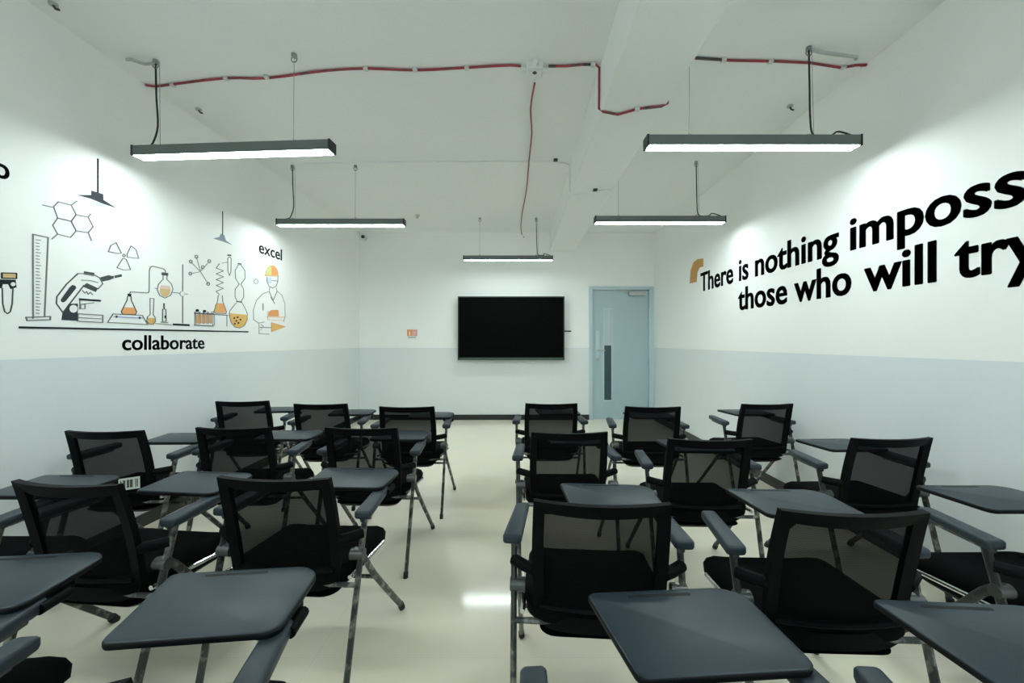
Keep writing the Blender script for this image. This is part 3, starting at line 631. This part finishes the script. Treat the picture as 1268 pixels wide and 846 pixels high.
    for y, z in ((-0.190, 0.392),):
        link('stretcher', TUBE([(-0.257, y, z), (0.257, y, z)], 0.009, 8), M['tube'], t, True)
    link('stretcher', TUBE([(-0.251, 0.012, 0.305), (0.251, 0.012, 0.305)], 0.008, 8), M['tube'], t, True)
    # writing tablet on the right arm
    bm = bmesh.new()
    def tab(i, z):
        out = []
        for (x, y) in rrect(-0.085+i, 0.268-i, 0.018+i, 0.268-i, [0.022, 0.030, 0.065, 0.018], 6):
            sk = (y-0.018)/0.25
            if x < 0.08: x -= 0.034*(sk-0.5)*(0.08-x)/0.165
            out.append((x, y, z))
        return out
    loft(bm, [tab(0.006, 0.644), tab(0.001, 0.647), tab(0, 0.651), tab(0, 0.657), tab(0.002, 0.660), tab(0.006, 0.6615)])
    tb = link('tablet', bm, [M['tablet'], M['tablet_edge']], t, True)
    for p in tb.data.polygons:
        if abs(p.normal.z) < 0.75 or p.normal.z < 0: p.material_index = 1
    bm = bmesh.new(); loft(bm, [[(x, y, z) for x, y in rrect(-0.01, 0.140, 0.240, 0.250, 0.0048, 4)] for z in (0.6605, 0.6619)])
    link('pen_groove', bm, M['tablet_edge'], tb)
    bm = bmesh.new(); sweep(bm, [(0.250, 0.06, 0.612), (0.250, 0.115, 0.618), (0.235, 0.125, 0.636), (0.06, 0.13, 0.638)], 0.009, 8)
    link('tablet_arm', bm, M['tube'], t, True)
    bm = bmesh.new(); box(bm, 0.205, 0.262, 0.05, 0.16, 0.622, 0.645, bev=0.005); sweep(bm, [(0.272, 0.06, 0.628), (0.272, 0.13, 0.628)], 0.013, 10)
    link('tablet_hinge', bm, M['shell'], t, True)
    return t
CH = [  # x, y, turn in degrees, label
    (0.26, 3.30, 0, 'black mesh tablet chair in the front row, right of the aisle, facing the screen'),
    (0.985, 3.15, -2, 'black mesh tablet chair in the front row before the blue door'),
    (1.865, 3.28, 3, 'black mesh tablet chair in the front row beside the right wall'),
    (0.27, 2.33, 0, 'black mesh tablet chair in the second row, first right of the aisle'),
    (0.93, 2.18, -2, 'black mesh tablet chair in the second row on the right, middle of the three'),
    (1.80, 2.20, 2, 'black mesh tablet chair in the second row, against the right wall'),
    (0.262, 1.42, -4, 'large black mesh tablet chair near the camera, first right of the aisle, back towards us'),
    (0.93, 1.36, -2, 'large black mesh tablet chair near the camera, second from the aisle on the right'),
    (1.74, 1.40, 0, 'black tablet chair near the camera cut by the right edge of the picture'),
    (0.283, 0.69, 4, 'nearest chair right of the aisle, its grey tablet filling the bottom of the picture'),
    (0.893, 0.655, -4, 'nearest chair at the bottom right corner, its tablet cut by the frame'),
    (-0.79, 3.15, 0, 'black mesh tablet chair in the front row, left of the aisle'),
    (-1.48, 3.28, 2, 'black mesh tablet chair in the front row on the left, middle of the three'),
    (-2.175, 3.42, 5, 'black mesh tablet chair in the front row beside the left wall, under the mural'),
    (-0.835, 2.44, -2, 'black mesh tablet chair in the second row, left of the aisle'),
    (-1.54, 2.44, 1, 'black mesh tablet chair in the second row on the left, middle of the three'),
    (-2.155, 2.36, 1, 'black mesh tablet chair in the second row by the left wall, sticker on its back'),
    (-0.815, 1.63, -3, 'large black mesh tablet chair in the third row, left of the aisle'),
    (-1.455, 1.58, -6, 'large black mesh tablet chair near the left edge, its back almost opaque'),
    (-2.06, 1.53, 0, 'black tablet chair cut by the left edge, tablet showing behind the large chair back'),
    (-0.75, 0.775, 6, 'nearest chair left of the aisle, its grey tablet large at the bottom left'),
    (-1.375, 0.85, 6, 'nearest chair at the left edge, only its tablet corner and bracket in view'),
]
chair0 = make_chair(CH[0][3]); chairs = []
for i, (x, y, a, lb) in enumerate(CH):
    if i == 0: chair0.location = (x, y, 0); chair0.rotation_euler = (0, 0, math.radians(a)); chairs.append(chair0)
    else: chairs.append(copy_thing(chair0, (x, y, 0), math.radians(a), lb))
for c in chairs[19].children:                            # this chair's tablet is pushed outwards
    if c.name.split('.')[0] == 'tablet': c.location.x += 0.06
bm = bmesh.new(); box(bm, -0.055, 0.055, -0.002, 0.0, -0.03, 0.03)
st = link('paper_sticker', bm, M['sticker'], chairs[16]); st.location = (0.135, -0.262, 0.515); st.rotation_euler = (math.radians(-8), math.radians(-8), 0); st['label'] = 'white printed sticker'
bm = bmesh.new()
for k, (x, w_) in enumerate(((-0.042, 0.006), (-0.025, 0.012), (-0.005, 0.012), (0.012, 0.014), (0.034, 0.004), (0.043, 0.006))):
    box(bm, x-w_/2, x+w_/2, -0.0028, -0.002, -0.020, 0.020)
link('sticker_print', bm, M['print'], st)
